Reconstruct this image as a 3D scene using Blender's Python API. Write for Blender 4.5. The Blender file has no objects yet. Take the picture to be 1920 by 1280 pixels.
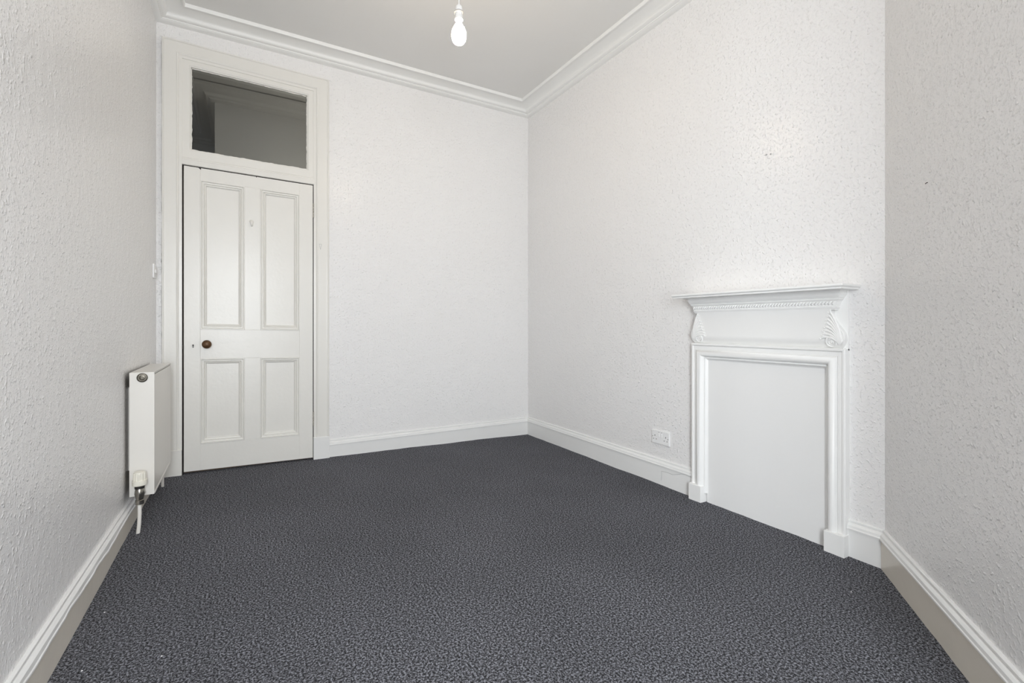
import bpy, bmesh, math, random
from mathutils import Vector, noise

random.seed(7)
scene = bpy.context.scene

# ------------------------------------------------------------------ camera
cam_data = bpy.data.cameras.new("camera")
cam_data.sensor_width = 36.0
cam_data.lens = 36.0 * 879.0 / 1920.0
cam_data.shift_y = -30.0 / 1920.0
cam_data.clip_start = 0.02
cam = bpy.data.objects.new("camera", cam_data)
cam.location = (-2.299, -3.671, 1.0)
cam.rotation_euler = (math.radians(90), 0, -math.atan2(0.5014, 0.8652))
scene.collection.objects.link(cam)
scene.camera = cam

# ------------------------------------------------------------------ world, daylight, exposure
world = bpy.data.worlds.new("sky")
scene.world = world
world.use_nodes = True
bgn = world.node_tree.nodes["Background"]
bgn.inputs[0].default_value = (0.80, 0.89, 1.0, 1)
bgn.inputs[1].default_value = 1.0

# the window stands in a canted wall behind the camera's left shoulder
WIN_A = Vector((-2.804, -4.45)); WIN_T = Vector((0.9063, -0.4226)); WIN_N = Vector((0.4226, 0.9063))
WIN_L, WIN_U0, WIN_U1, WIN_Z0, WIN_Z1 = 1.0, 0.06, 0.94, 0.25, 2.05
def winf(u, p, z):
    q = WIN_A + WIN_T*u + WIN_N*p
    return (q.x, q.y, z)
day = bpy.data.lights.new("window_daylight", 'AREA')
day.shape = 'RECTANGLE'
day.size = WIN_U1 - WIN_U0
day.size_y = WIN_Z1 - WIN_Z0
day.energy = 88
day.color = (0.94, 0.97, 1.0)
dayo = bpy.data.objects.new("window_daylight", day)
dayo.location = winf((WIN_U0 + WIN_U1) / 2, -0.20, (WIN_Z0 + WIN_Z1) / 2 + 0.08)
dayo.rotation_euler = (math.radians(68), 0, -math.atan2(0.4226, 0.9063))     # sky light falling in
scene.collection.objects.link(dayo)

vs = scene.view_settings
vs.view_transform = 'Standard'
vs.look = 'None'
vs.gamma = 1.0
vs.use_curve_mapping = False
vs.exposure = 0.37
scene.cycles.max_bounces = 16
scene.cycles.diffuse_bounces = 12

BULB_WATT_EMISSION = 85.0

# ------------------------------------------------------------------ helpers
def back(u, p, z):            # on the door wall: u = x, p = distance out of the wall
    return (u, -p, z)

def right(u, p, z):           # on the fireplace wall: u = y
    return (-p, u, z)

def ident(x, y, z):
    return (x, y, z)

class MB:
    def __init__(self):
        self.v = []; self.f = []
    def box(self, a0, a1, b0, b1, c0, c1):
        n = len(self.v)
        for c in (c0, c1):
            for b in (b0, b1):
                for a in (a0, a1):
                    self.v.append((a, b, c))
        for q in ((0,1,3,2),(4,6,7,5),(0,4,5,1),(2,3,7,6),(0,2,6,4),(1,5,7,3)):
            self.f.append(tuple(n + i for i in q))
        return self
    def loops(self, loops, closed=True, cap0=False, cap1=False):
        n = len(self.v); m = len(loops[0])
        for L in loops: self.v.extend(L)
        k = m if closed else m - 1
        for i in range(len(loops) - 1):
            for j in range(k):
                a = n + i*m + j; b = n + i*m + (j+1) % m
                self.f.append((a, b, b + m, a + m))
        if cap0: self.f.append(tuple(n + j for j in range(m)))
        if cap1: self.f.append(tuple(n + (len(loops)-1)*m + j for j in range(m)))
        return self
    def rect_frame(self, u0, u1, z0, z1, prof, cap=False):
        # nested mitred rectangles: prof = (inset, p)
        Ls = [[(u0+w, p, z0+w), (u1-w, p, z0+w), (u1-w, p, z1-w), (u0+w, p, z1-w)] for w, p in prof]
        return self.loops(Ls, True, False, cap)
    def lathe(self, c, axis, prof, seg=24):
        # prof: (radius, t along axis)
        A = Vector(axis).normalized()
        X = A.orthogonal().normalized(); Y = A.cross(X)
        Ls = []
        for r, t in prof:
            L = []
            for i in range(seg):
                a = 2*math.pi*i/seg
                q = Vector(c) + A*t + (X*math.cos(a) + Y*math.sin(a))*r
                L.append(tuple(q))
            Ls.append(L)
        return self.loops(Ls, True, True, True)
    def tube(self, pts, rad, seg=8):
        pts = [Vector(p) for p in pts]
        if not hasattr(rad, '__len__'): rad = [rad]*len(pts)
        Ls = []; up = None
        for i, p in enumerate(pts):
            t = (pts[min(i+1, len(pts)-1)] - pts[max(i-1, 0)]).normalized()
            if up is None: up = t.orthogonal().normalized()
            up = (up - t*up.dot(t))
            up = up.normalized() if up.length > 1e-6 else t.orthogonal().normalized()
            w = t.cross(up)
            Ls.append([tuple(p + (up*math.cos(2*math.pi*k/seg) + w*math.sin(2*math.pi*k/seg))*rad[i]) for k in range(seg)])
        return self.loops(Ls, True, True, True)
    def prism(self, plan, z0, z1):
        return self.loops([[(x, y, z0) for x, y in plan], [(x, y, z1) for x, y in plan]], True, True, True)
    def build(self, name, m, parent=None, fn=ident, bevel=0, smooth=False, shear=None):
        me = bpy.data.meshes.new(name)
        vv = [fn(*q) for q in self.v]
        if shear: vv = [(x, y, z + shear(x, y, z)) for x, y, z in vv]
        bm = bmesh.new()
        bv = [bm.verts.new(q) for q in vv]
        for f in self.f:
            try: bm.faces.new([bv[i] for i in f])
            except ValueError: pass
        bmesh.ops.remove_doubles(bm, verts=bm.verts, dist=1e-6)
        bmesh.ops.recalc_face_normals(bm, faces=bm.faces)
        if bevel:
            es = [e for e in bm.edges if len(e.link_faces) == 2 and e.calc_face_angle(0) > 0.5]
            bmesh.ops.bevel(bm, geom=es, offset=bevel, segments=2, affect='EDGES', profile=0.5, clamp_overlap=True)
        if smooth:
            for f in bm.faces: f.smooth = True
            for e in bm.edges:
                if len(e.link_faces) == 2 and e.calc_face_angle(0) > 0.7: e.smooth = False
        bm.to_mesh(me); bm.free()
        me.materials.append(m)
        o = bpy.data.objects.new(name, me)
        scene.collection.objects.link(o)
        if parent: 
            o.parent = parent
            o.matrix_parent_inverse = parent.matrix_world.inverted() if False else o.matrix_parent_inverse
            o.location = -Vector(parent["_base"]) if "_base" in parent else (0, 0, 0)
        return o

def tag(o, label=None, cat=None, kind=None, group=None):
    if label: o["label"] = label
    if cat: o["category"] = cat
    if kind: o["kind"] = kind
    if group: o["group"] = group
    return o

def thing(name, base, label=None, cat=None, kind=None, group=None):
    o = bpy.data.objects.new(name, None)
    o.empty_display_size = 0.05
    o.location = base
    o["_base"] = tuple(base)
    scene.collection.objects.link(o)
    return tag(o, label, cat, kind, group)

def sweep(path, prof, i0, i1, closed=False, per=None):
    """path in plan with the room on its right-hand side; mitred. Emits path[i0..i1]."""
    n = len(path)
    out = []
    def nrm(a, b):
        d = Vector((b[0]-a[0], b[1]-a[1])).normalized()
        return Vector((d.y, -d.x))
    for i in range(i0, i1 + 1):
        j = i % n
        segs = []
        if closed or j > 0: segs.append(nrm(path[j-1], path[j]))
        if closed or j < n - 1: segs.append(nrm(path[j], path[(j+1) % n]))
        if len(segs) == 2: m = (segs[0] + segs[1]) / (1 + segs[0].dot(segs[1]))
        else: m = segs[0]
        pr = per(i, prof) if per else prof
        out.append([(path[j][0] + m.x*p, path[j][1] + m.y*p, z) for p, z in pr])
    return out

# ------------------------------------------------------------------ materials
def nt(m):
    m.use_nodes = True
    return m.node_tree, m.node_tree.nodes["Principled BSDF"]

def mat(name, col, rough=0.5, metal=0.0, spec=0.5, bump=0.0, bscale=60.0, vary=0.0, vscale=3.0, col2=None):
    m = bpy.data.materials.new(name)
    t, b = nt(m)
    b.inputs["Roughness"].default_value = rough
    b.inputs["Metallic"].default_value = metal
    b.inputs["Specular IOR Level"].default_value = spec
    tc = t.nodes.new("ShaderNodeTexCoord")
    nz = t.nodes.new("ShaderNodeTexNoise"); nz.inputs["Scale"].default_value = vscale; nz.inputs["Detail"].default_value = 4
    t.links.new(tc.outputs["Object"], nz.inputs["Vector"])
    mx = t.nodes.new("ShaderNodeMix"); mx.data_type = 'RGBA'
    mx.inputs[6].default_value = (*col, 1)
    c2 = col2 or tuple(c*(1-vary) for c in col)
    mx.inputs[7].default_value = (*c2, 1)
    t.links.new(nz.outputs["Fac"], mx.inputs[0])
    t.links.new(mx.outputs[2], b.inputs["Base Color"])
    if bump:
        n2 = t.nodes.new("ShaderNodeTexNoise"); n2.inputs["Scale"].default_value = bscale; n2.inputs["Detail"].default_value = 3
        t.links.new(tc.outputs["Object"], n2.inputs["Vector"])
        bp = t.nodes.new("ShaderNodeBump"); bp.inputs["Strength"].default_value = 1.0; bp.inputs["Distance"].default_value = bump
        t.links.new(n2.outputs["Fac"], bp.inputs["Height"])
        t.links.new(bp.outputs["Normal"], b.inputs["Normal"])
    return m

def wallpaper(name, col, dark_patch=None):
    """painted woodchip paper: scattered chips under silk paint"""
    m = bpy.data.materials.new(name)
    t, b = nt(m)
    N = t.nodes; L = t.links
    b.inputs["Roughness"].default_value = 0.27
    b.inputs["Specular IOR Level"].default_value = 0.5
    tc = N.new("ShaderNodeTexCoord")
    # two sizes of chips
    def chips(scale, lo, hi, det):
        nz = N.new("ShaderNodeTexNoise"); nz.inputs["Scale"].default_value = scale
        nz.inputs["Detail"].default_value = det; nz.inputs["Roughness"].default_value = 0.5
        L.new(tc.outputs["Object"], nz.inputs["Vector"])
        mr = N.new("ShaderNodeMapRange"); mr.interpolation_type = 'SMOOTHSTEP'
        mr.inputs["From Min"].default_value = lo; mr.inputs["From Max"].default_value = hi
        L.new(nz.outputs["Fac"], mr.inputs["Value"])
        return mr.outputs["Result"]
    a = chips(78, 0.52, 0.80, 1.5)
    c = chips(170, 0.54, 0.78, 1.0)
    d = chips(22, 0.3, 0.7, 2.0)
    m1 = N.new("ShaderNodeMath"); m1.operation = 'MULTIPLY_ADD'; m1.inputs[1].default_value = 0.45
    L.new(c, m1.inputs[0]); L.new(a, m1.inputs[2])
    m2 = N.new("ShaderNodeMath"); m2.operation = 'MULTIPLY_ADD'; m2.inputs[1].default_value = 0.35
    L.new(d, m2.inputs[0]); L.new(m1.outputs[0], m2.inputs[2])
    bp = N.new("ShaderNodeBump"); bp.inputs["Strength"].default_value = 1.0; bp.inputs["Distance"].default_value = 0.0025
    L.new(m2.outputs[0], bp.inputs["Height"]); L.new(bp.outputs["Normal"], b.inputs["Normal"])
    nz = N.new("ShaderNodeTexNoise"); nz.inputs["Scale"].default_value = 1.3; nz.inputs["Detail"].default_value = 3
    L.new(tc.outputs["Object"], nz.inputs["Vector"])
    mx = N.new("ShaderNodeMix"); mx.data_type = 'RGBA'
    mx.inputs[6].default_value = (*col, 1); mx.inputs[7].default_value = (col[0]*.985, col[1]*.975, col[2]*.965, 1)
    L.new(nz.outputs["Fac"], mx.inputs[0]); L.new(mx.outputs[2], b.inputs["Base Color"])
    if dark_patch:                                   # darker brown patch with a ragged edge round the radiator (y0, y1, z0, z1)
        y0, y1, z0, z1 = dark_patch
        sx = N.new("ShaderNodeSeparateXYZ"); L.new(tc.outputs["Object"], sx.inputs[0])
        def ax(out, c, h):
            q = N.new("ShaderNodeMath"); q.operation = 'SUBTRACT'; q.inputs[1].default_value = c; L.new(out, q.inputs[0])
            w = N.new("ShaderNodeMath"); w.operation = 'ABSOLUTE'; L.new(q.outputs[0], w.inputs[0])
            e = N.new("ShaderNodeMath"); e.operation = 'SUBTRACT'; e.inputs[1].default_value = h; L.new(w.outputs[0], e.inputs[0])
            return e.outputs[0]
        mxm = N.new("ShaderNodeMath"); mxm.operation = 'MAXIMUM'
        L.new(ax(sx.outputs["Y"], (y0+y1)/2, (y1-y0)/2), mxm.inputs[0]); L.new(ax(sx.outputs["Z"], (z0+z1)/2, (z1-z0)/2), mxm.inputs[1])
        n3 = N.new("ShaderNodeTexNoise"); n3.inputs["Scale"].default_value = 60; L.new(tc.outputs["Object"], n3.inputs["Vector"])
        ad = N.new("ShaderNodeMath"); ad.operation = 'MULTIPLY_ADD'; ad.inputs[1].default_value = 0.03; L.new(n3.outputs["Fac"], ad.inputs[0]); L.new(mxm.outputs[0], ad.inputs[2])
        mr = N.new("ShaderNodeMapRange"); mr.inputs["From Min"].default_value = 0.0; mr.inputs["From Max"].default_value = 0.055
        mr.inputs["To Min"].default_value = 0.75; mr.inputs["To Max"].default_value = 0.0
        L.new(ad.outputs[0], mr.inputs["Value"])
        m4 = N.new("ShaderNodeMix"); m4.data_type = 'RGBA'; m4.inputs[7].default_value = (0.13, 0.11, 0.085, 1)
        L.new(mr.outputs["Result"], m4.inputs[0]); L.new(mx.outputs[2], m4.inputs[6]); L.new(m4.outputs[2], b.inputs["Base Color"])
    return m

def carpet_mat():
    m = bpy.data.materials.new("charcoal_twist_carpet")
    t, b = nt(m); N = t.nodes; L = t.links
    b.inputs["Roughness"].default_value = 0.95
    b.inputs["Specular IOR Level"].default_value = 0.15
    tc = N.new("ShaderNodeTexCoord")
    v = N.new("ShaderNodeTexNoise"); v.noise_dimensions = '2D'; v.inputs["Scale"].default_value = 150; v.inputs["Detail"].default_value = 3; v.inputs["Roughness"].default_value = 0.85
    L.new(tc.outputs["Object"], v.inputs["Vector"])
    r = N.new("ShaderNodeValToRGB")
    e = r.color_ramp.elements
    e[0].position = 0.38; e[0].color = (0.013, 0.013, 0.0145, 1)
    e[1].position = 0.64; e[1].color = (0.33, 0.338, 0.378, 1)
    k = r.color_ramp.elements.new(0.5); k.color = (0.071, 0.071, 0.079, 1)
    L.new(v.outputs["Fac"], r.inputs["Fac"])
    # worn, slightly trodden lighter lane
    n2 = N.new("ShaderNodeTexNoise"); n2.noise_dimensions = '2D'; n2.inputs["Scale"].default_value = 1.6; n2.inputs["Detail"].default_value = 3
    L.new(tc.outputs["Object"], n2.inputs["Vector"])
    mr = N.new("ShaderNodeMapRange"); mr.inputs["To Min"].default_value = 0.82; mr.inputs["To Max"].default_value = 1.18
    L.new(n2.outputs["Fac"], mr.inputs["Value"])
    vm = N.new("ShaderNodeVectorMath"); vm.operation = 'SCALE'
    L.new(r.outputs["Color"], vm.inputs[0]); L.new(mr.outputs["Result"], vm.inputs["Scale"])
    L.new(vm.outputs[0], b.inputs["Base Color"])
    bp = N.new("ShaderNodeBump"); bp.inputs["Distance"].default_value = 0.004; bp.inputs["Strength"].default_value = 0.9
    L.new(v.outputs["Fac"], bp.inputs["Height"]); L.new(bp.outputs["Normal"], b.inputs["Normal"])
    return m

def emis(name, col, s):
    m = bpy.data.materials.new(name)
    t, b = nt(m)
    b.inputs["Base Color"].default_value = (1, 1, 1, 1)
    b.inputs["Emission Color"].default_value = (*col, 1)
    b.inputs["Emission Strength"].default_value = s
    return m

def glass_mat(name, tint, refl=1.0):
    m = bpy.data.materials.new(name)
    m.use_nodes = True
    t = m.node_tree; N = t.nodes; L = t.links
    for n in list(N): N.remove(n)
    out = N.new("ShaderNodeOutputMaterial")
    tr = N.new("ShaderNodeBsdfTransparent"); tr.inputs[0].default_value = (*tint, 1)
    gl = N.new("ShaderNodeBsdfGlossy"); gl.inputs["Roughness"].default_value = 0.03
    fr = N.new("ShaderNodeFresnel"); fr.inputs["IOR"].default_value = 1.45
    mx = N.new("ShaderNodeMixShader")
    L.new(fr.outputs[0], mx.inputs[0]); L.new(tr.outputs[0], mx.inputs[1]); L.new(gl.outputs[0], mx.inputs[2])
    L.new(mx.outputs[0], out.inputs[0])
    return m

M_WALL = wallpaper("woodchip_paper", (0.86, 0.855, 0.855))
M_WALL_L = wallpaper("woodchip_paper_dark_patch", (0.86, 0.855, 0.855), dark_patch=(-.862, -.255, .20, .755))
M_CEIL = mat("ceiling_paint", (0.80, 0.795, 0.78), 0.7, vary=0.03, bump=0.0004, bscale=30)
M_CORN = mat("cornice_paint", (0.89, 0.89, 0.875), 0.5, vary=0.02)
M_DOOR = mat("cream_gloss", (0.80, 0.785, 0.745), 0.30, spec=0.45, vary=0.04, vscale=5, bump=0.0006, bscale=45)
M_SKIRT = mat("white_gloss", (0.84, 0.84, 0.83), 0.28, vary=0.03, vscale=6, bump=0.0003, bscale=25)
M_SKIRT_SHADE = mat("shaded_beige_gloss", (0.80, 0.75, 0.665), 0.22, vary=0.10, vscale=6, bump=0.0004, bscale=25)  # beige puts the weak light on these board faces into the colour
M_FIRE = mat("surround_white", (0.88, 0.88, 0.87), 0.35, vary=0.02, vscale=4)
M_BOARD = mat("board_white", (0.84, 0.84, 0.835), 0.5, vary=0.02, vscale=4, bump=0.0003, bscale=60)
M_RAD = mat("radiator_enamel", (0.79, 0.765, 0.72), 0.3, vary=0.02)
M_RADIN = mat("radiator_inner_grey", (0.42, 0.41, 0.40), 0.5)
M_PLASTIC = mat("white_plastic", (0.86, 0.86, 0.86), 0.3)
M_TRV = mat("ivory_plastic", (0.80, 0.77, 0.68), 0.35)
M_BLACK = mat("black_rubber", (0.015, 0.014, 0.013), 0.5)
M_CHROME = mat("worn_chrome", (0.40, 0.38, 0.34), 0.25, metal=1.0, vary=0.4, vscale=60)
M_PLUG = mat("dark_plug_metal", (0.16, 0.145, 0.12), 0.35, metal=0.8, vary=0.5, vscale=90)
M_BRONZE = mat("bronze_knob", (0.13, 0.065, 0.025), 0.38, metal=0.35, vary=0.45, vscale=40)
M_HINGE = mat("painted_hinge", (0.66, 0.62, 0.55), 0.35, col2=(0.12, 0.10, 0.08), vscale=120)
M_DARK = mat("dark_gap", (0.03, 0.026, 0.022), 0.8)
M_CARPET = carpet_mat()
M_GLASS = glass_mat("fanlight_glass", (0.62, 0.635, 0.64))
M_PANE = glass_mat("sash_glass", (0.97, 0.98, 0.98))
M_HALL = mat("hall_wall_paint", (0.62, 0.61, 0.58), 0.6, vary=0.05)
M_HALLF = mat("hall_floor", (0.20, 0.15, 0.11), 0.5, vary=0.3)
M_BULB = emis("lit_bulb", (1.0, 0.80, 0.56), BULB_WATT_EMISSION)
M_GREY = mat("grey_print", (0.42, 0.42, 0.42), 0.4)
M_PINE = mat("hall_trim_brown", (0.22, 0.15, 0.10), 0.5)

# ------------------------------------------------------------------ room plan
def xl(y):                    # left wall runs very slightly out of parallel
    return -2.757 + 0.0105 * y
CEIL = 2.985
A = (WIN_A.x, WIN_A.y); B = (xl(0), 0.0); C = (0.0, 0.0); D = (0.0, -2.77)
SD = Vector((-0.778, -0.629)).normalized()
E = (SD.x*1.45, -2.77 + SD.y*1.45); F = (E[0], -4.8726)
G = tuple(WIN_A + WIN_T*WIN_L)
PLAN = [A, B, C, D, E, F, G]

def floor_z(x, y):            # old floor: rises towards the door corner
    a = min(max(-x / 2.75, 0), 1); b = min(max(1 + y / 2.6, 0), 1)
    return 0.046 * (a ** 0.75) * b

# floor: carpet laid as a gently uneven sheet
mb = MB()
NU, NV = 56, 84
rows = []
for j in range(NV + 1):
    y = 0.02 - 4.90 * j / NV
    x0 = xl(y) - 0.02 if y > -4.45 else -2.82 + (-4.45 - y) * 2.145
    if y > -2.77: x1 = 0.03
    elif y > E[1]: x1 = (y + 2.77) / SD.y * SD.x + 0.03
    else: x1 = E[0] + 0.03
    row = []
    for i in range(NU + 1):
        x = x0 + (x1 - x0) * i / NU
        z = floor_z(x, y) + 0.004 * noise.noise(Vector((x*3.1, y*3.1, 0))) + 0.002*noise.noise(Vector((x*11, y*11, 4)))
        row.append((x, y, z))
    rows.append(row)
mb.loops(rows, closed=False)
n0 = len(mb.v)
lowrows = [[(x, y, -0.06) for x, y, z in r] for r in rows]
per = [rows[0][i] for i in range(NU+1)] + [rows[j][NU] for j in range(1, NV+1)] + [rows[NV][i] for i in range(NU-1, -1, -1)] + [rows[j][0] for j in range(NV-1, 0, -1)]
mb.loops([per, [(x, y, -0.06) for x, y, z in per]], True, False, True)
tag(mb.build("floor", M_CARPET, smooth=True), "dark charcoal fitted carpet covering the whole room floor", "floor", "structure")

# ceiling
mb = MB().prism([(-2.95, -5.05), (-2.95, .12), (.12, .12), (.12, D[1]), (E[0]+.12, E[1]-.05), (F[0]+.12, F[1]-.2)], CEIL, CEIL + 0.08)
tag(mb.build("ceiling", M_CEIL), "plain off-white painted plaster ceiling above the cornice", "ceiling", "structure")

def wall_slab(p, q, name, label, z0=-0.06, z1=CEIL + 0.04, th=0.12, e0=0.0, e1=0.0, m=None):
    d = Vector((q[0]-p[0], q[1]-p[1])).normalized(); n = Vector((-d.y, d.x))   # outwards (left of travel)
    a = Vector(p) - d*e0; b = Vector(q) + d*e1
    plan = [tuple(a), tuple(b), tuple(b + n*th), tuple(a + n*th)]
    return tag(MB().prism(plan, z0, z1).build(name, m or M_WALL), label, "wall", "structure")

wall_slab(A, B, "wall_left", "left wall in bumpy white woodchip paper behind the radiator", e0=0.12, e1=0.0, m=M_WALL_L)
wall_slab(C, D, "wall_right", "right wall in bumpy white woodchip paper behind the fireplace surround", e0=0.12, e1=0.0)
wall_slab(D, E, "wall_splay", "angled grey-white woodchip wall meeting the fireplace wall", e0=0.0, e1=0.0)
wall_slab(E, F, "wall_return", "short return wall beside the window recess", e1=0.12)
# back wall around the door and fanlight opening
OX0, OX1, OZ1 = -2.64, -1.822, 2.735
mb = MB()
mb.box(B[0]-.12, OX0, 0, .12, -.06, CEIL+.04)
mb.box(OX1, 0.0, 0, .12, -.06, CEIL+.04)
mb.box(OX0, OX1, 0, .12, OZ1, CEIL+.04)
tag(mb.build("wall_back", M_WALL), "back wall in bumpy white woodchip paper beside the door", "wall", "structure")
wall_slab(F, G, "wall_rear", "plain rear wall beside the canted window", e0=0.12, e1=0.05)
# canted wall with the window that lights the room
mb = MB()
mb.box(-.14, WIN_U0, -.12, 0, -.06, CEIL+.04)
mb.box(WIN_U1, WIN_L+.05, -.12, 0, -.06, CEIL+.04)
mb.box(WIN_U0, WIN_U1, -.12, 0, -.06, WIN_Z0)
mb.box(WIN_U0, WIN_U1, -.12, 0, WIN_Z1, CEIL+.04)
tag(mb.build("wall_window", M_WALL, fn=winf), "canted wall around the sash window", "wall", "structure")
w = thing("window_2", winf((WIN_U0+WIN_U1)/2, -.08, WIN_Z0), "tall white sash window in the canted wall", "window", "structure")
zm = (WIN_Z0+WIN_Z1)/2
for za, zb, yy in ((WIN_Z0, zm+.02, -.05), (zm-.02, WIN_Z1, -.09)):
    MB().rect_frame(WIN_U0, WIN_U1, za, zb, [(0, 0), (0, .035), (.045, .035), (.045, 0), (0, 0)]).build(
        "sash", M_SKIRT, w, fn=lambda u, p, z, yy=yy: winf(u, yy - .02 + p*.9, z), bevel=.002)
    MB().box(WIN_U0+.04, WIN_U1-.04, yy-.004, yy, za+.04, zb-.04).build("pane", M_PANE, w, fn=winf)

# ------------------------------------------------------------------ cornice
CB = 2.914
prof = [(0, CB-.004), (.014, CB-.002), (.026, CB+.004), (.033, CB+.011), (.036, CB+.011), (.037, CB+.016), (.044, CB+.0165),
        (.052, CB+.019), (.058, CB+.024), (.060, CB+.031)]
for k in range(1, 10):
    a = k / 9 * math.pi / 2
    prof.append((.060 + .085*(1 - math.cos(a)), CB + .031 + .026*math.sin(a)))
prof += [(.148, CB+.055), (.151, CB+.049), (.157, CB+.047), (.163, CB+.049), (.166, CB+.056), (.166, CEIL+.01), (0, CEIL+.01)]
mb = MB()
loops = sweep(PLAN, prof, 0, len(PLAN), closed=True)
mb.loops(loops, True)
co = mb.build("trim_2", M_CORN, smooth=True)
tag(co, "white moulded plaster cornice running where walls meet the ceiling", "cornice", "structure")

# ------------------------------------------------------------------ skirting boards
SK = [(0, .159), (.007, .159), (.010, .156), (.0105, .150), (.008, .148), (.0085, .146), (.013, .144), (.0185, .137), (.020, .127),
      (.0225, .124), (.0225, .119), (.0165, .117), (.016, .05), (.016, -.04), (0, -.04)]
def skirting(name, path, i0, i1, m, label, per=None, closed=False, mface=None):
    L = sweep(path, SK, i0, i1, closed, per)
    mb = MB().loops(L, True, True, True)
    o = mb.build(name, m, smooth=False)
    if mface:
        o.data.materials.append(mface)
        for f in o.data.polygons:
            if min(o.data.vertices[i].co.z for i in f.vertices) < 0.06: f.material_index = 1
    return tag(o, label, "skirting board", "structure")

# left: thick, cracked paint line along the moulding
NL = 150
pl = [(xl(A[1] + (0-A[1])*k/NL), A[1] + (0-A[1])*k/NL) for k in range(NL+1)]
def wav(i, prof):
    y = pl[min(i, NL)][1]
    a = max(0, 1 - abs(y + 1.35) / 1.25)
    s = a * (0.012*noise.noise(Vector((y*5.3, 1.7, 0))) + 0.007*noise.noise(Vector((y*17, 5.7, 0))) - 0.004)
    q = a * 0.004*noise.noise(Vector((y*9.0, 9.7, 0)))
    out = []
    for k, (p, z) in enumerate(prof):
        if 8 <= k <= 11: out.append((p + q*(1 if k < 11 else 0), z + s))
        else: out.append((p, z))
    return out
lp = pl + [C]
skirting("baseboard_left", lp, 0, NL, M_SKIRT, "left skirting board with cracked wavy paint below its moulding", per=wav, mface=M_SKIRT_SHADE)
skirting("baseboard_back", [(-1.736, 0), C, D], 0, 1, M_SKIRT, "white skirting board along the back wall beside the door")
skirting("baseboard_right", [B, C, (0, -1.842)], 1, 2, M_SKIRT, "chipped white skirting board below the double socket")
skirting("baseboard_corner", [(0, -2.64), D, E], 0, 1, M_SKIRT, "short white skirting piece beside the fireplace surround")
skirting("baseboard_splay", [C, D, E, F], 1, 2, M_SKIRT, "skirting board with shade tinted beige face along the angled wall", mface=M_SKIRT_SHADE)

# ------------------------------------------------------------------ door, frame and fanlight (slightly out of level)
def lean(x, y, z):
    return 0.0185 * (-1.842 - x)
trim = thing("trim_1", (-2.23, 0, 0), "cream gloss door frame with plinth blocks around door and fanlight", "door frame", "structure")
AR = [(0, 0), (0, .026), (.004, .030), (.009, .030), (.012, .0255), (.017, .025), (.074, .024), (.079, .0265), (.084, .024), (.088, .019), (.104, .018), (.104, -.06)]
def arch(u0, u1, zt, zb):
    mb = MB()
    Ls = []
    for w_, p in AR:
        Ls.append([(u0 + w_, p, zb), (u0 + w_, p, zt - w_), (u1 - w_, p, zt - w_), (u1 - w_, p, zb)])
    mb.loops(Ls, closed=False)
    return mb
arch(-2.726, -1.736, 2.800, .13).build("architrave", M_DOOR, trim, back, smooth=False, shear=lean)
for u0, u1 in ((-2.728, -2.622), (-1.842, -1.733)):
    MB().box(u0, u1, 0, .031, -.02, .192).build("plinth_block", M_DOOR if u0 < -2 else M_SKIRT, trim, back, bevel=.003, shear=lean)
mb = MB()
mb.loops([[(-2.622, p, z), (-1.838, p, z)] for p, z in ((-.06, 2.018), (.020, 2.018), (.0235, 2.022), (.0235, 2.052), (.018, 2.056), (.018, 2.062), (.013, 2.068), (.013, 2.079), (-.06, 2.079))], closed=False)
mb.build("transom_bar", M_DOOR, trim, back, shear=lean)
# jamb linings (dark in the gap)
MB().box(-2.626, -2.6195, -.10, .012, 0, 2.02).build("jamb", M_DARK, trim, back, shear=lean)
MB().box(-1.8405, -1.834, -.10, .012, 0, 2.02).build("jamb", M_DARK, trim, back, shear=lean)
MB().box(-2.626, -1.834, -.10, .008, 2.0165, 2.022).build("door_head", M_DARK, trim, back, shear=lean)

win = thing("window_1", (-2.23, 0, 2.07), "dim grey fanlight window with rough painted edges above the door", "window", "structure")
MB().rect_frame(-2.622, -1.834, 2.077, 2.704, [(0, -.05), (0, .0125), (.0385, .0125), (.041, .0095), (.046, .0085), (.0485, -.004), (.0485, -.05), (0, -.05)]).build("sash_frame", M_DOOR, win, back, shear=lean)
MB().box(-2.576, -1.880, -.010, -.006, 2.120, 2.660).build("glass_pane", M_GLASS, win, back, shear=lean)
# ragged paint overlapping the glass
mb = MB()
def ragged(p0, p1, inward, seed):
    n = 60
    a = Vector(p0); b = Vector(p1); inw = Vector(inward)
    L0 = []; L1 = []
    for k in range(n+1):
        q = a + (b-a)*k/n
        d = 0.0035 + 0.0035*noise.noise(Vector((k*.31, seed, 0))) + 0.002*noise.noise(Vector((k*.9, seed, 3)))
        L0.append(tuple(q)); L1.append(tuple(q + inw*max(d, .0005)))
    mb.loops([L0, L1], closed=False)
gx0, gx1, gz0, gz1 = -2.5735, -1.8825, 2.1255, 2.6555
ragged((gx0, -.0045, gz0), (gx1, -.0045, gz0), (0, 0, 1), 1.3)
ragged((gx0, -.0045, gz1), (gx1, -.0045, gz1), (0, 0, -1), 5.3)
ragged((gx0, -.0045, gz0), (gx0, -.0045, gz1), (1, 0, 0), 8.1)
ragged((gx1, -.0045, gz0), (gx1, -.0045, gz1), (-1, 0, 0), 3.9)
mb.build("paint_edge", M_DOOR, win, back, shear=lean)

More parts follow.
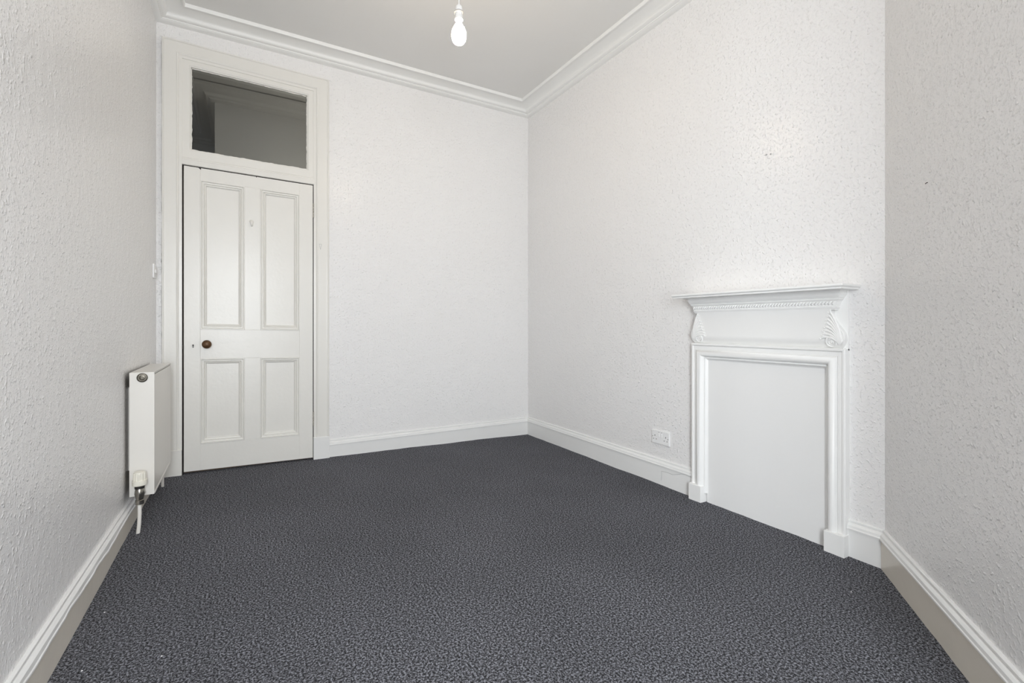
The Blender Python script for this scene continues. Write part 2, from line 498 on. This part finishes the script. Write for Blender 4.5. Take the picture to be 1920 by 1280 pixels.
door = thing("door_1", (-2.23, 0, .04), "closed cream four-panel door with bronze knob", "door", "structure")
DX0, DX1, DZ0, DZ1, DF = -2.6125, -1.8455, .046, 2.0115, .017
PX = [(-2.524, -2.274), (-2.179, -1.933)]
PZ = [(.218, .772), (.963, 1.932)]
MB().box(DX0, PX[0][0], -.025, DF, DZ0, DZ1).build("stile", M_DOOR, door, back, bevel=.0012, shear=lean)
MB().box(PX[1][1], DX1, -.025, DF, DZ0, DZ1).build("stile", M_DOOR, door, back, bevel=.0012, shear=lean)
for z0, z1 in ((DZ0, PZ[0][0]), (PZ[0][1], PZ[1][0]), (PZ[1][1], DZ1)):
    MB().box(PX[0][0], PX[1][1], -.025, DF - .0006, z0, z1).build("rail", M_DOOR, door, back, bevel=.0012, shear=lean)
for z0, z1 in PZ:
    MB().box(PX[0][1], PX[1][0], -.025, DF - .0009, z0, z1).build("muntin", M_DOOR, door, back, bevel=.0012, shear=lean)
PM = [(0, -.004), (0, .001), (.0015, .0035), (.0055, .0035), (.0075, -.001), (.0085, -.006), (.0115, -.0068), (.0125, -.0035), (.0175, -.0035),
      (.0205, -.009), (.0225, -.0118), (.0240, -.0092), (.0285, -.0105), (.033, -.0185), (.0365, -.020)]
for x0, x1 in PX:
    for z0, z1 in PZ:
        pn = MB().box(x0 - .004, x1 + .004, -.020, DF - .020, z0 - .004, z1 + .004).build("panel", M_DOOR, door, back, shear=lean)
        mo = MB().rect_frame(x0, x1, z0, z1, [(w_, DF + p) for w_, p in PM]).build("panel_moulding", M_DOOR, None, back, shear=lean)
        mo.parent = pn
# knob with rose
kx, kz = -2.487, .866
kn = MB().lathe((kx, .0, kz), (0, 1, 0), [(.019, DF-.001), (.019, DF+.003), (.012, DF+.005), (.0095, DF+.018), (.0125, DF+.025), (.022, DF+.030), (.0268, DF+.038),
     (.0272, DF+.044), (.024, DF+.051), (.015, DF+.0565), (.0002, DF+.058)], 28).build("door_knob", M_BRONZE, door, back, smooth=True, shear=lean)
kn["label"] = "round dark bronze door knob"
# keyhole
ke = MB().lathe((-2.563, 0, .856), (0, 1, 0), [(.011, DF-.001), (.011, DF+.0012), (.0095, DF+.0018), (.0001, DF+.0018)], 20).build("escutcheon", M_DOOR, door, back, smooth=True, shear=lean)
kh = MB()
kh.lathe((-2.563, 0, .8595), (0, 1, 0), [(.0044, DF+.001), (.0044, DF+.0022)], 16)
kh.prism([(-2.5654, DF+.001), (-2.5606, DF+.001), (-2.5606, DF+.0022), (-2.5654, DF+.0022)], .843, .8595)
kho = kh.build("keyhole", M_BLACK, None, back, shear=lean); kho.parent = ke
# hook on the upper muntin
hk = MB()
hk.lathe((-2.232, 0, 1.700), (0, 1, 0), [(.0135, DF-.002), (.0135, DF+.001), (.011, DF+.004), (.0001, DF+.006)], 18)
hk.tube([(-2.232, DF+.003, 1.703), (-2.232, DF+.013, 1.694), (-2.232, DF+.016, 1.682), (-2.232, DF+.012, 1.672), (-2.232, DF+.006, 1.669)], [.0075, .008, .0075, .006, .004], 10)
hk.build("hook", M_DOOR, door, back, smooth=True, shear=lean)
# hinges
for zc in (1.83, .327):
    h = MB().box(-1.8452, -1.8385, DF-.02, DF+.003, zc-.052, zc+.052).build("hinge", M_DARK, door, back, shear=lean)
    for k in range(5):
        z0 = zc - .051 + k*.0206
        r = .0046 if k % 2 else .0052
        kk = MB().lathe((-1.8425, DF+.004, z0), (0, 0, 1), [(r*.9, 0), (r, .001), (r, .0172), (r*.9, .018)], 12).build("knuckle", M_HINGE, None, back, smooth=True, shear=lean)
        kk.parent = h
# the chipped corners at the door's head
ch = MB()
ch.prism([(-2.535, DF+.0004), (-2.5215, DF+.0004), (-2.5215, DF+.0009), (-2.535, DF+.0009)], 2.011, 2.0125)
n = len(ch.v)
ch.v += [(-2.537, DF+.001, 2.0128), (-2.5205, DF+.001, 2.0128), (-2.5205, DF+.001, 1.9985)]; ch.f.append((n, n+1, n+2))
n = len(ch.v)
ch.v += [(-2.209, DF+.001, 2.0128), (-2.199, DF+.001, 2.0128), (-2.2035, DF+.001, 2.0045)]; ch.f.append((n, n+1, n+2))
ch.build("chip", M_DARK, door, back, shear=lean)
# small latch keep on the frame and a pencilled triangle
MB().box(-2.6215, -2.612, DF-.006, DF+.004, .835, .862).build("latch_keep", M_DARK, trim, back, bevel=.001, shear=lean)
mb = MB()
P3 = [(-1.803, .0252, 1.592), (-1.787, .0252, 1.592), (-1.795, .0252, 1.553)]
for a_, b_ in ((0, 1), (1, 2), (2, 0)): mb.tube([P3[a_], P3[b_]], .0009, 5)
mb.build("pencil_mark", M_GREY, trim, back, shear=lean)

# ------------------------------------------------------------------ hallway seen through the fanlight
HC = 3.02
def hallbox(name, a, m, label, cat):
    return tag(MB().box(*a).build(name, m), label, cat, "structure")
hallbox("wall_hall_opposite", (-2.49, 0.4, 1.12, 1.22, -.06, HC), M_HALL, "dim hallway wall facing the door, behind the fanlight", "wall")
hallbox("wall_hall_end", (-3.0, -2.30, 2.30, 2.40, -.06, HC), M_HALL, "far end wall of the dim hallway passage", "wall")
hallbox("wall_hall_return", (-2.49, -2.40, 1.22, 2.30, -.06, HC), M_HALL, "return wall of the hallway passage corner", "wall")
hallbox("wall_hall_side", (-2.92, -2.82, .12, 2.30, -.06, HC), M_HALL, "side wall of the dim hallway passage", "wall")
hallbox("wall_hall_close", (.4, .5, .12, 1.22, -.06, HC), M_HALL, "closing wall at the hallway's other end", "wall")
hallbox("ceiling_hall", (-3.0, .5, .12, 2.40, HC, HC + .06), M_HALL, "dim hallway ceiling", "ceiling")
hallbox("floor_hall", (-3.0, .5, .12, 2.40, -.08, 0), M_HALLF, "brown hallway floor behind the door", "floor")
hp = [(p*1.15, z - CB + 2.93) for p, z in prof]
hpath = [(-2.82, .12), (-2.82, 2.30), (-2.49, 2.30), (-2.49, 1.12), (.4, 1.12)]
tag(MB().loops(sweep(hpath, hp, 0, 4), True, True, True).build("trim_3", M_HALL, smooth=True), "dim plaster cornice of the hallway behind the fanlight", "cornice", "structure")
hl = bpy.data.lights.new("hall_fill", 'POINT'); hl.energy = 9.0; hl.shadow_soft_size = .06; hl.color = (1, .93, .82)  # added unseen fill that brightens the hall behind the fanlight
ho = bpy.data.objects.new("hall_fill", hl); ho.location = (-1.7, .45, 2.1); scene.collection.objects.link(ho)

# ------------------------------------------------------------------ fireplace surround
FC = -2.24                                      # centre along the wall (y)
fire = thing("fireplace_surround", (0, FC, 0), "white painted fireplace surround with mantel shelf and boarded opening", "fireplace")
def fr(u, p, z): return (-p, FC - u, z)         # u > 0 towards the angled wall
# boarded opening
MB().box(-.315, .315, 0, .010, -.02, .812).build("infill_board", M_BOARD, fire, fr)
# bolection frame
FP = [(0, 0), (0, .034), (.004, .038), (.012, .038), (.014, .034), (.030, .034), (.031, .029), (.034, .029), (.036, .038), (.042, .046), (.052, .050),
      (.062, .047), (.069, .039), (.073, .028), (.075, .024), (.079, .026), (.083, .024), (.085, .017), (.090, .013), (.095, .010)]
Ls = []
for w_, p in FP:
    Ls.append([(-.40 + w_, p, .05), (-.40 + w_, p, .898 - w_), (.40 - w_, p, .898 - w_), (.40 - w_, p, .05)])
MB().loops(Ls, closed=False).build("frame_moulding", M_FIRE, fire, fr, smooth=True)
for s in (-1, 1):
    a, b = sorted((s*.322, s*.404))
    MB().box(a, b, 0, .056, -.02, .092).build("plinth_block", M_FIRE, fire, fr, bevel=.002)
# backing board behind the frieze
MB().box(-.40, .40, 0, .012, .89, 1.155).build("back_board", M_FIRE, fire, fr, bevel=.001)
# ledge over the frame
MB().box(-.392, .392, 0, .046, .888, .900).build("ledge", M_FIRE, fire, fr, bevel=.002)
# frieze: swelling board with lyre-shaped ends
def smooth01(t):
    t = min(max(t, 0), 1); return t*t*(3-2*t)
def fhw(z):
    if z > .947: return .398 - .050*smooth01((z - .947)/.105)
    return .398 - .016*((.947 - z)/.047)**2
def fp(z):
    if z > .945: return .041 + .012*((z-.945)/.132)**2
    t = (.945 - z)/.045
    return .041*math.sqrt(max(0, 1 - .80*t*t))
ZS = [.900 + .178*k/30 for k in range(31)]
mb = MB()
cols = [-1 + 2*k/24 for k in range(25)]
rows = []
for z in ZS:
    h = fhw(z); p = fp(z)
    r = [(-h, .010, z)] + [(c*h, p, z) for c in cols] + [(h, .010, z)]
    rows.append(r)
mb.loops(rows, closed=False)
mb.build("frieze", M_FIRE, fire, fr, smooth=True)
# carved scroll leaf at each end
for s in (-1, 1):
    mb = MB()
    def P(u, z, lift=0.0): return (s*u, fp(min(max(z, .901), 1.077)) + lift, z)
    # rim bead along the outline
    mb.tube([P(fhw(z) - .002, z, -.002) for z in [1.07 - .166*k/20 for k in range(21)]], .0035, 8)
    # spiral
    sp = []
    for k in range(46):
        a = k/45*2.4*2*math.pi; r = .004 + .022*(k/45)
        sp.append(P(.347 + r*math.cos(-a + 2.6), .926 + r*math.sin(-a + 2.6), .001))
    mb.tube(sp, [.0024 + .0034*(k/45) for k in range(46)], 8)
    mb.lathe(P(.347, .926, 0), (0, 1, 0), [(.006, 0), (.005, .003), (.0005, .005)], 12)
    # leaf fronds: sweep up from the outer edge, curl inwards at the tip
    for i in range(8):
        t = i/7
        tip = (.308 + .038*t, .945 + .115*t)
        root = (.388 - .012*(1-t), .918 + .012*t)
        mid = (.383 - .026*(1-t)*.8 - .012*t, .955 + .070*t)
        pts = []
        for k in range(11):
            q = k/10
            u = (1-q)**2*root[0] + 2*q*(1-q)*mid[0] + q*q*tip[0]
            z = (1-q)**2*root[1] + 2*q*(1-q)*mid[1] + q*q*tip[1]
            pts.append(P(u, z, .0005))
        mb.tube(pts, [.0034 + .0030*math.sin(math.pi*(.15+.75*k/10)) for k in range(11)], 8)
        cu = []
        for k in range(7):
            a = k/6*3.6
            cu.append(P(tip[0] - .0035 + .0045*math.cos(a), tip[1] - .002 - .005*math.sin(a)*1.0, .001))
        mb.tube(cu, .0030, 6)
    mb.build("carved_scroll", M_FIRE, fire, fr, smooth=True)
# stepped bed moulding under the shelf (mitred returns)
BM = [(.050, 1.068, .362), (.052, 1.074, .364), (.054, 1.076, .368), (.056, 1.083, .371), (.053, 1.086, .369), (.053, 1.089, .370),
      (.053, 1.108, .377), (.060, 1.110, .380), (.063, 1.116, .384), (.060, 1.119, .384), (.064, 1.122, .388), (.068, 1.128, .391), (.070, 1.132, .393),
      (.071, 1.136, .395), (.071, 1.156, .396)]
mb = MB()
mb.loops([[(-h, .0, z), (-h, p, z), (h, p, z), (h, .0, z)] for p, z, h in BM], closed=False)
mb.build("bed_moulding", M_FIRE, fire, fr)
# rope bead
mb = MB()
nb = 52
for k in range(nb):
    u = -.371 + .742*(k + .5)/nb
    mb.tube([(u - .0062, .054, 1.0915), (u - .003, .058, 1.095), (u + .003, .058, 1.102), (u + .0062, .054, 1.1055)], [.0025, .0046, .0046, .0025], 7)
o = mb.build("rope_moulding", M_FIRE, fire, fr, smooth=True); o["kind"] = "stuff"
# mantel shelf
SP = [(.0, 1.1535), (.143, 1.1535), (.1455, 1.1545), (.146, 1.161), (.1475, 1.1625), (.1515, 1.1635), (.1545, 1.167), (.1545, 1.1725), (.1535, 1.1745), (.150, 1.1755), (.0, 1.1755)]
mb = MB()
Ls = []
for p, z in SP:
    h = .290 + p
    Ls.append([(-h if p > 0 else -.10, 0 if p > 0 else 0, z), (-h if p > 0 else -.10, p, z), (h if p > 0 else .10, p, z), (h if p > 0 else .10, 0, z)])
mb.loops(Ls, closed=False)
n = len(mb.v)
mb.build("mantel_shelf", M_FIRE, fire, fr)

# ------------------------------------------------------------------ radiator on the left wall
RX0, RX1, RY0, RY1, RZ0, RZ1 = -2.751, -2.656, -.862, -.255, .192, .776
rad = thing("radiator", (-2.70, -.56, RZ0), "white double panel radiator on the left wall beside the door", "radiator")
MB().box(RX1-.013, RX1-.001, RY0+.004, RY1-.004, RZ0+.004, RZ1-.018).build("front_panel", M_RAD, rad, bevel=.004)
MB().box(RX0+.001, RX0+.013, RY0+.004, RY1-.004, RZ0+.004, RZ1-.018).build("back_panel", M_RAD, rad, bevel=.004)
mb = MB()
for k in range(17):
    y = RY0 + .03 + (RY1-RY0-.06)*k/16
    mb.box(RX0+.014, RX1-.014, y-.0025, y+.0025, RZ0+.04, RZ1-.05)
mb.build("convector_fins", M_RADIN, rad)
for y0, y1 in ((RY0, RY0+.004), (RY1-.004, RY1)):
    MB().box(RX0, RX1, y0, y1, RZ0, RZ1-.002).build("side_cover", M_RAD, rad, bevel=.0012)
mb = MB()
mb.box(RX0, RX1, RY0+.001, RY1-.001, RZ1-.003, RZ1+.001)
mb.box(RX1-.0022, RX1, RY0+.003, RY1-.001, RZ1-.007, RZ1)
mb.box(RX1-.003, RX1+.0005, RY0+.006, RY1-.03, RZ1-.042, RZ1-.010)
mb.build("top_grille", M_RAD, rad, bevel=.0008)
mb = MB()
mb.box(RX1-.012, RX1+.001, RY0+.02, RY1-.006, RZ0-.001, RZ0+.009)
mb.build("bottom_rail", M_RAD, rad, bevel=.001)
pl_ = MB().lathe((-2.702, RY0, .752), (0, -1, 0), [(.0215, -.001), (.0215, .004), (.019, .006), (.0165, .0062), (.0160, .003), (.0125, .003), (.0120, .007), (.007, .008), (.0065, .003), (.0002, .003)], 28).build("blanking_plug", M_PLUG, rad, smooth=True)
# thermostatic valve at the near end
vx, vy = -2.706, RY0 - .042
trv = MB()
seg = 48
prof_t = [(.0215, .253), (.0285, .257), (.0290, .276), (.0285, .279)]
trv.lathe((vx, vy, 0), (0, 0, 1), prof_t, 32)
Ls = []
for z, r in ((.279, .0255), (.308, .0245), (.316, .022), (.319, .015), (.3195, .0005)):
    Ls.append([(vx + (r - (.0022 if (i // 2) % 2 and .279 <= z <= .312 else 0))*math.cos(2*math.pi*i/seg), vy + (r - (.0022 if (i // 2) % 2 and .279 <= z <= .312 else 0))*math.sin(2*math.pi*i/seg), z) for i in range(seg)])
trv.loops(Ls, True, True, True)
tv = trv.build("thermostat_head", M_TRV, rad, smooth=False); tv["label"] = "ivory ribbed thermostatic valve head"
MB().lathe((vx, vy, 0), (0, 0, 1), [(.012, .238), (.019, .240), (.019, .250), (.022, .2535)], 24).build("valve_collar", M_BLACK, rad, smooth=True)
mb = MB()
mb.lathe((vx, vy, 0), (0, 0, 1), [(.012, .166), (.0165, .167), (.0165, .186), (.014, .188), (.0165, .200), (.0195, .215), (.018, .230), (.015, .240)], 20)
mb.lathe((vx, vy, .215), (0, 1, 0), [(.016, 0), (.016, .014), (.020, .015), (.020, .030), (.013, .032), (.013, .046)], 6)
mb.build("valve_body", M_CHROME, rad, smooth=True)
MB().tube([(vx, vy, .185), (vx, vy, .12), (vx-.002, vy+.001, .07), (vx-.006, vy+.003, .035), (vx-.008, vy+.004, .012)], .0078, 12).build("pipe", M_RAD, rad, smooth=True)
# lockshield valve and pipe at the far end
lx, ly = -2.70, RY1 + .045
mb = MB()
mb.lathe((lx, ly, 0), (0, 0, 1), [(.009, .170), (.012, .171), (.012, .215), (.010, .216), (.0125, .222), (.0125, .245), (.009, .250)], 18)
mb.lathe((lx, ly, .205), (0, -1, 0), [(.011, 0), (.014, .012), (.014, .026), (.010, .028), (.010, .048)], 6)
mb.build("lockshield_valve", M_RAD, rad, smooth=True)
MB().tube([(lx, ly, .175), (lx, ly, .02)], .0078, 12).build("pipe", M_RAD, rad, smooth=True)
for yy in (RY0+.09, RY1-.09):
    MB().box(xl(yy)-.001, RX0+.004, yy-.015, yy+.015, .30, .70).build("wall_bracket", M_RAD, rad, bevel=.001)

# ------------------------------------------------------------------ light switch
sw = thing("light_switch", (xl(-.09), -.09, 1.29), "small white light switch on the left wall by the door frame", "light switch")
def swf(u, p, z): return (xl(u) + p, u, z)
MB().box(-.133, -.047, 0, .009, 1.289, 1.375).build("switch_plate", M_PLASTIC, sw, swf, bevel=.0025)
MB().box(-.097, -.083, .008, .014, 1.322, 1.343).build("rocker", M_PLASTIC, sw, swf, bevel=.0015)

# ------------------------------------------------------------------ double wall socket
so = thing("wall_socket", (0, -1.584, .25), "white double plug socket on the wall left of the fireplace", "plug socket")
SC, SZ = -1.584, .2935
def sof(u, p, z): return (-p, SC - u, SZ + z)
MB().box(-.071, .071, 0, .0105, -.0425, .0425).build("socket_plate", M_PLASTIC, so, sof, bevel=.003)
for s in (-1, 1):
    rk = MB().box(s*.0105-.0065, s*.0105+.0065, .010, .0135, .002, .0255).build("rocker", M_PLASTIC, so, sof, bevel=.0015)
    mk = MB().box(s*.0105-.004, s*.0105+.004, .0100, .0108, .0295, .0335).build("switch_mark", M_GREY, so, sof)
    cxs = s*.0435
    mb = MB()
    mb.box(cxs-.0022, cxs+.0022, .0098, .01075, .0035, .0125)
    mb.box(cxs-.0145, cxs-.0080, .0098, .01075, -.0165, -.0125)
    mb.box(cxs+.0080, cxs+.0145, .0098, .01075, -.0165, -.0125)
    mb.build("pin_slots", M_BLACK, so, sof)
    MB().lathe((s*.0655 if False else s*.0615, .0105, .0), (0, 1, 0), [(.0026, -.001), (.0026, .0006), (.0002, .0008)], 12).build("screw", M_CHROME, so, sof, smooth=True)

# ------------------------------------------------------------------ bare bulb pendant
bx, by = -1.372, -1.552
pen = thing("pendant_light", (bx, by, CEIL), "lit bare bulb in a white holder hanging from the ceiling", "pendant light")
def pf(x, y, z): return (bx + x, by + y, z)
MB().lathe((0, 0, 0), (0, 0, 1), [(.044, CEIL), (.044, CEIL-.010), (.036, CEIL-.022), (.016, CEIL-.026), (.012, CEIL-.034), (.003, CEIL-.036)], 28).build("ceiling_rose", M_PLASTIC, pen, pf, smooth=True)
MB().tube([(0, 0, CEIL-.03), (.001, .001, 2.80), (.002, 0, 2.65), (0, 0, 2.556)], .0031, 10).build("cord", M_PLASTIC, pen, pf, smooth=True)
MB().lathe((0, 0, 0), (0, 0, 1), [(.004, 2.568), (.0125, 2.566), (.0155, 2.562), (.0175, 2.541), (.0175, 2.535)], 24).build("holder_cap", M_PLASTIC, pen, pf, smooth=True)
rg = MB().lathe((0, 0, 0), (0, 0, 1), [(.018, 2.5375), (.0225, 2.537), (.0235, 2.534), (.0225, 2.531), (.018, 2.5305)], 24).build("holder_ring", M_GREY, pen, pf, smooth=True)
hs = MB()
Ls = [[(r*math.cos(2*math.pi*i/24), r*math.sin(2*math.pi*i/24), z) for i in range(24)] for r, z in ((.0175, 2.533), (.0185, 2.531), (.0185, 2.506), (.0205, 2.500), (.0205, 2.497), (.0190, 2.497), (.0165, 2.506), (.0165, 2.530))]
hs.loops(Ls, True).build("holder_skirt", M_PLASTIC, pen, pf, smooth=True)
MB().lathe((0, 0, 0), (0, 0, 1), [(.012, 2.528), (.012, 2.498), (.0115, 2.4965)], 20).build("bulb_cap", M_CHROME, pen, pf, smooth=True)
bo = MB().lathe((0, 0, 0), (0, 0, 1), [(.0115, 2.497), (.0125, 2.488), (.0165, 2.476), (.0255, 2.461), (.0325, 2.446), (.0360, 2.430), (.0360, 2.414), (.0325, 2.398), (.0255, 2.386), (.0145, 2.3805), (.006, 2.377), (.0003, 2.3765)], 32).build("bulb", M_BULB, pen, pf, smooth=True)
bo["label"] = "glowing warm white glass bulb"

# ------------------------------------------------------------------ small marks
wr = bpy.data.objects["wall_right"]; wsp = bpy.data.objects["wall_splay"]
for y, z in ((-2.139, 1.863), (-2.201, 1.861), (-2.267, 1.862), (-2.289, 1.858)):
    o = MB().lathe((-.0005, y, z), (-1, 0, 0), [(.0045, 0), (.004, .0015), (.002, .002), (.0012, .0008), (.0001, .0006)], 10).build("filled_nail_hole", M_GREY if y < -2.25 else M_BOARD, None, smooth=True)
    o.parent = wr
q = Vector((-.2867, -3.0018)) + Vector((-.629, .778))*.001
o = MB().tube([(q.x + .006, q.y + .005, 1.4825), (q.x, q.y, 1.4835), (q.x - .005, q.y - .004, 1.482)], .0013, 6).build("scratch", M_DARK, None)
o.parent = wsp
br = bpy.data.objects["baseboard_right"]
mb = MB()
mb.tube([(-.0165, -1.60, .088), (-.0168, -1.645, .092), (-.0165, -1.69, .090), (-.0168, -1.72, .100), (-.0165, -1.75, .112), (-.0168, -1.782, .116), (-.0165, -1.81, .113), (-.0165, -1.840, .114)], .0011, 6)
mb.tube([(-.0165, -1.60, .088), (-.0168, -1.602, .062), (-.0165, -1.598, .03)], .0009, 6)
mb.build("paint_crack", M_GREY, None).parent = br
M_LINT = mat("white_lint", (0.8, 0.8, 0.8), 0.9)
for x, y in ((-2.502, -1.938), (-2.690, -1.90), (-2.70, -1.59), (-.321, -2.79), (-.11, -2.575)):
    z = floor_z(x, y)
    o = MB().tube([(x-.002, y, z+.003), (x, y+.0006, z+.0045), (x+.002, y+.0012, z+.003)], [.0012, .0018, .0010], 6).build("lint", M_LINT)
    tag(o, "tiny white lint speck on the carpet near the left skirting" if x < -2 else ("tiny white lint speck on the carpet near the angled wall's corner" if y < -2.7 else "tiny white lint speck on the carpet before the boarded fireplace"), "lint", group="lint specks on the carpet")

# cracked paint line down the outer edge of the door frame
mb = MB()
for z0, z1 in ((.82, 1.25), (1.32, 1.62), (1.70, 2.28), (2.40, 2.81)):
    n = 14
    mb.tube([(-2.7275 + .0012*noise.noise(Vector((k*.9, z0, 2))), .006, z0 + (z1-z0)*k/n) for k in range(n+1)], [.0012 + .0009*abs(noise.noise(Vector((k*.7, z1, 8)))) for k in range(n+1)], 5)
mb.build("paint_crack", M_DARK, trim, back)
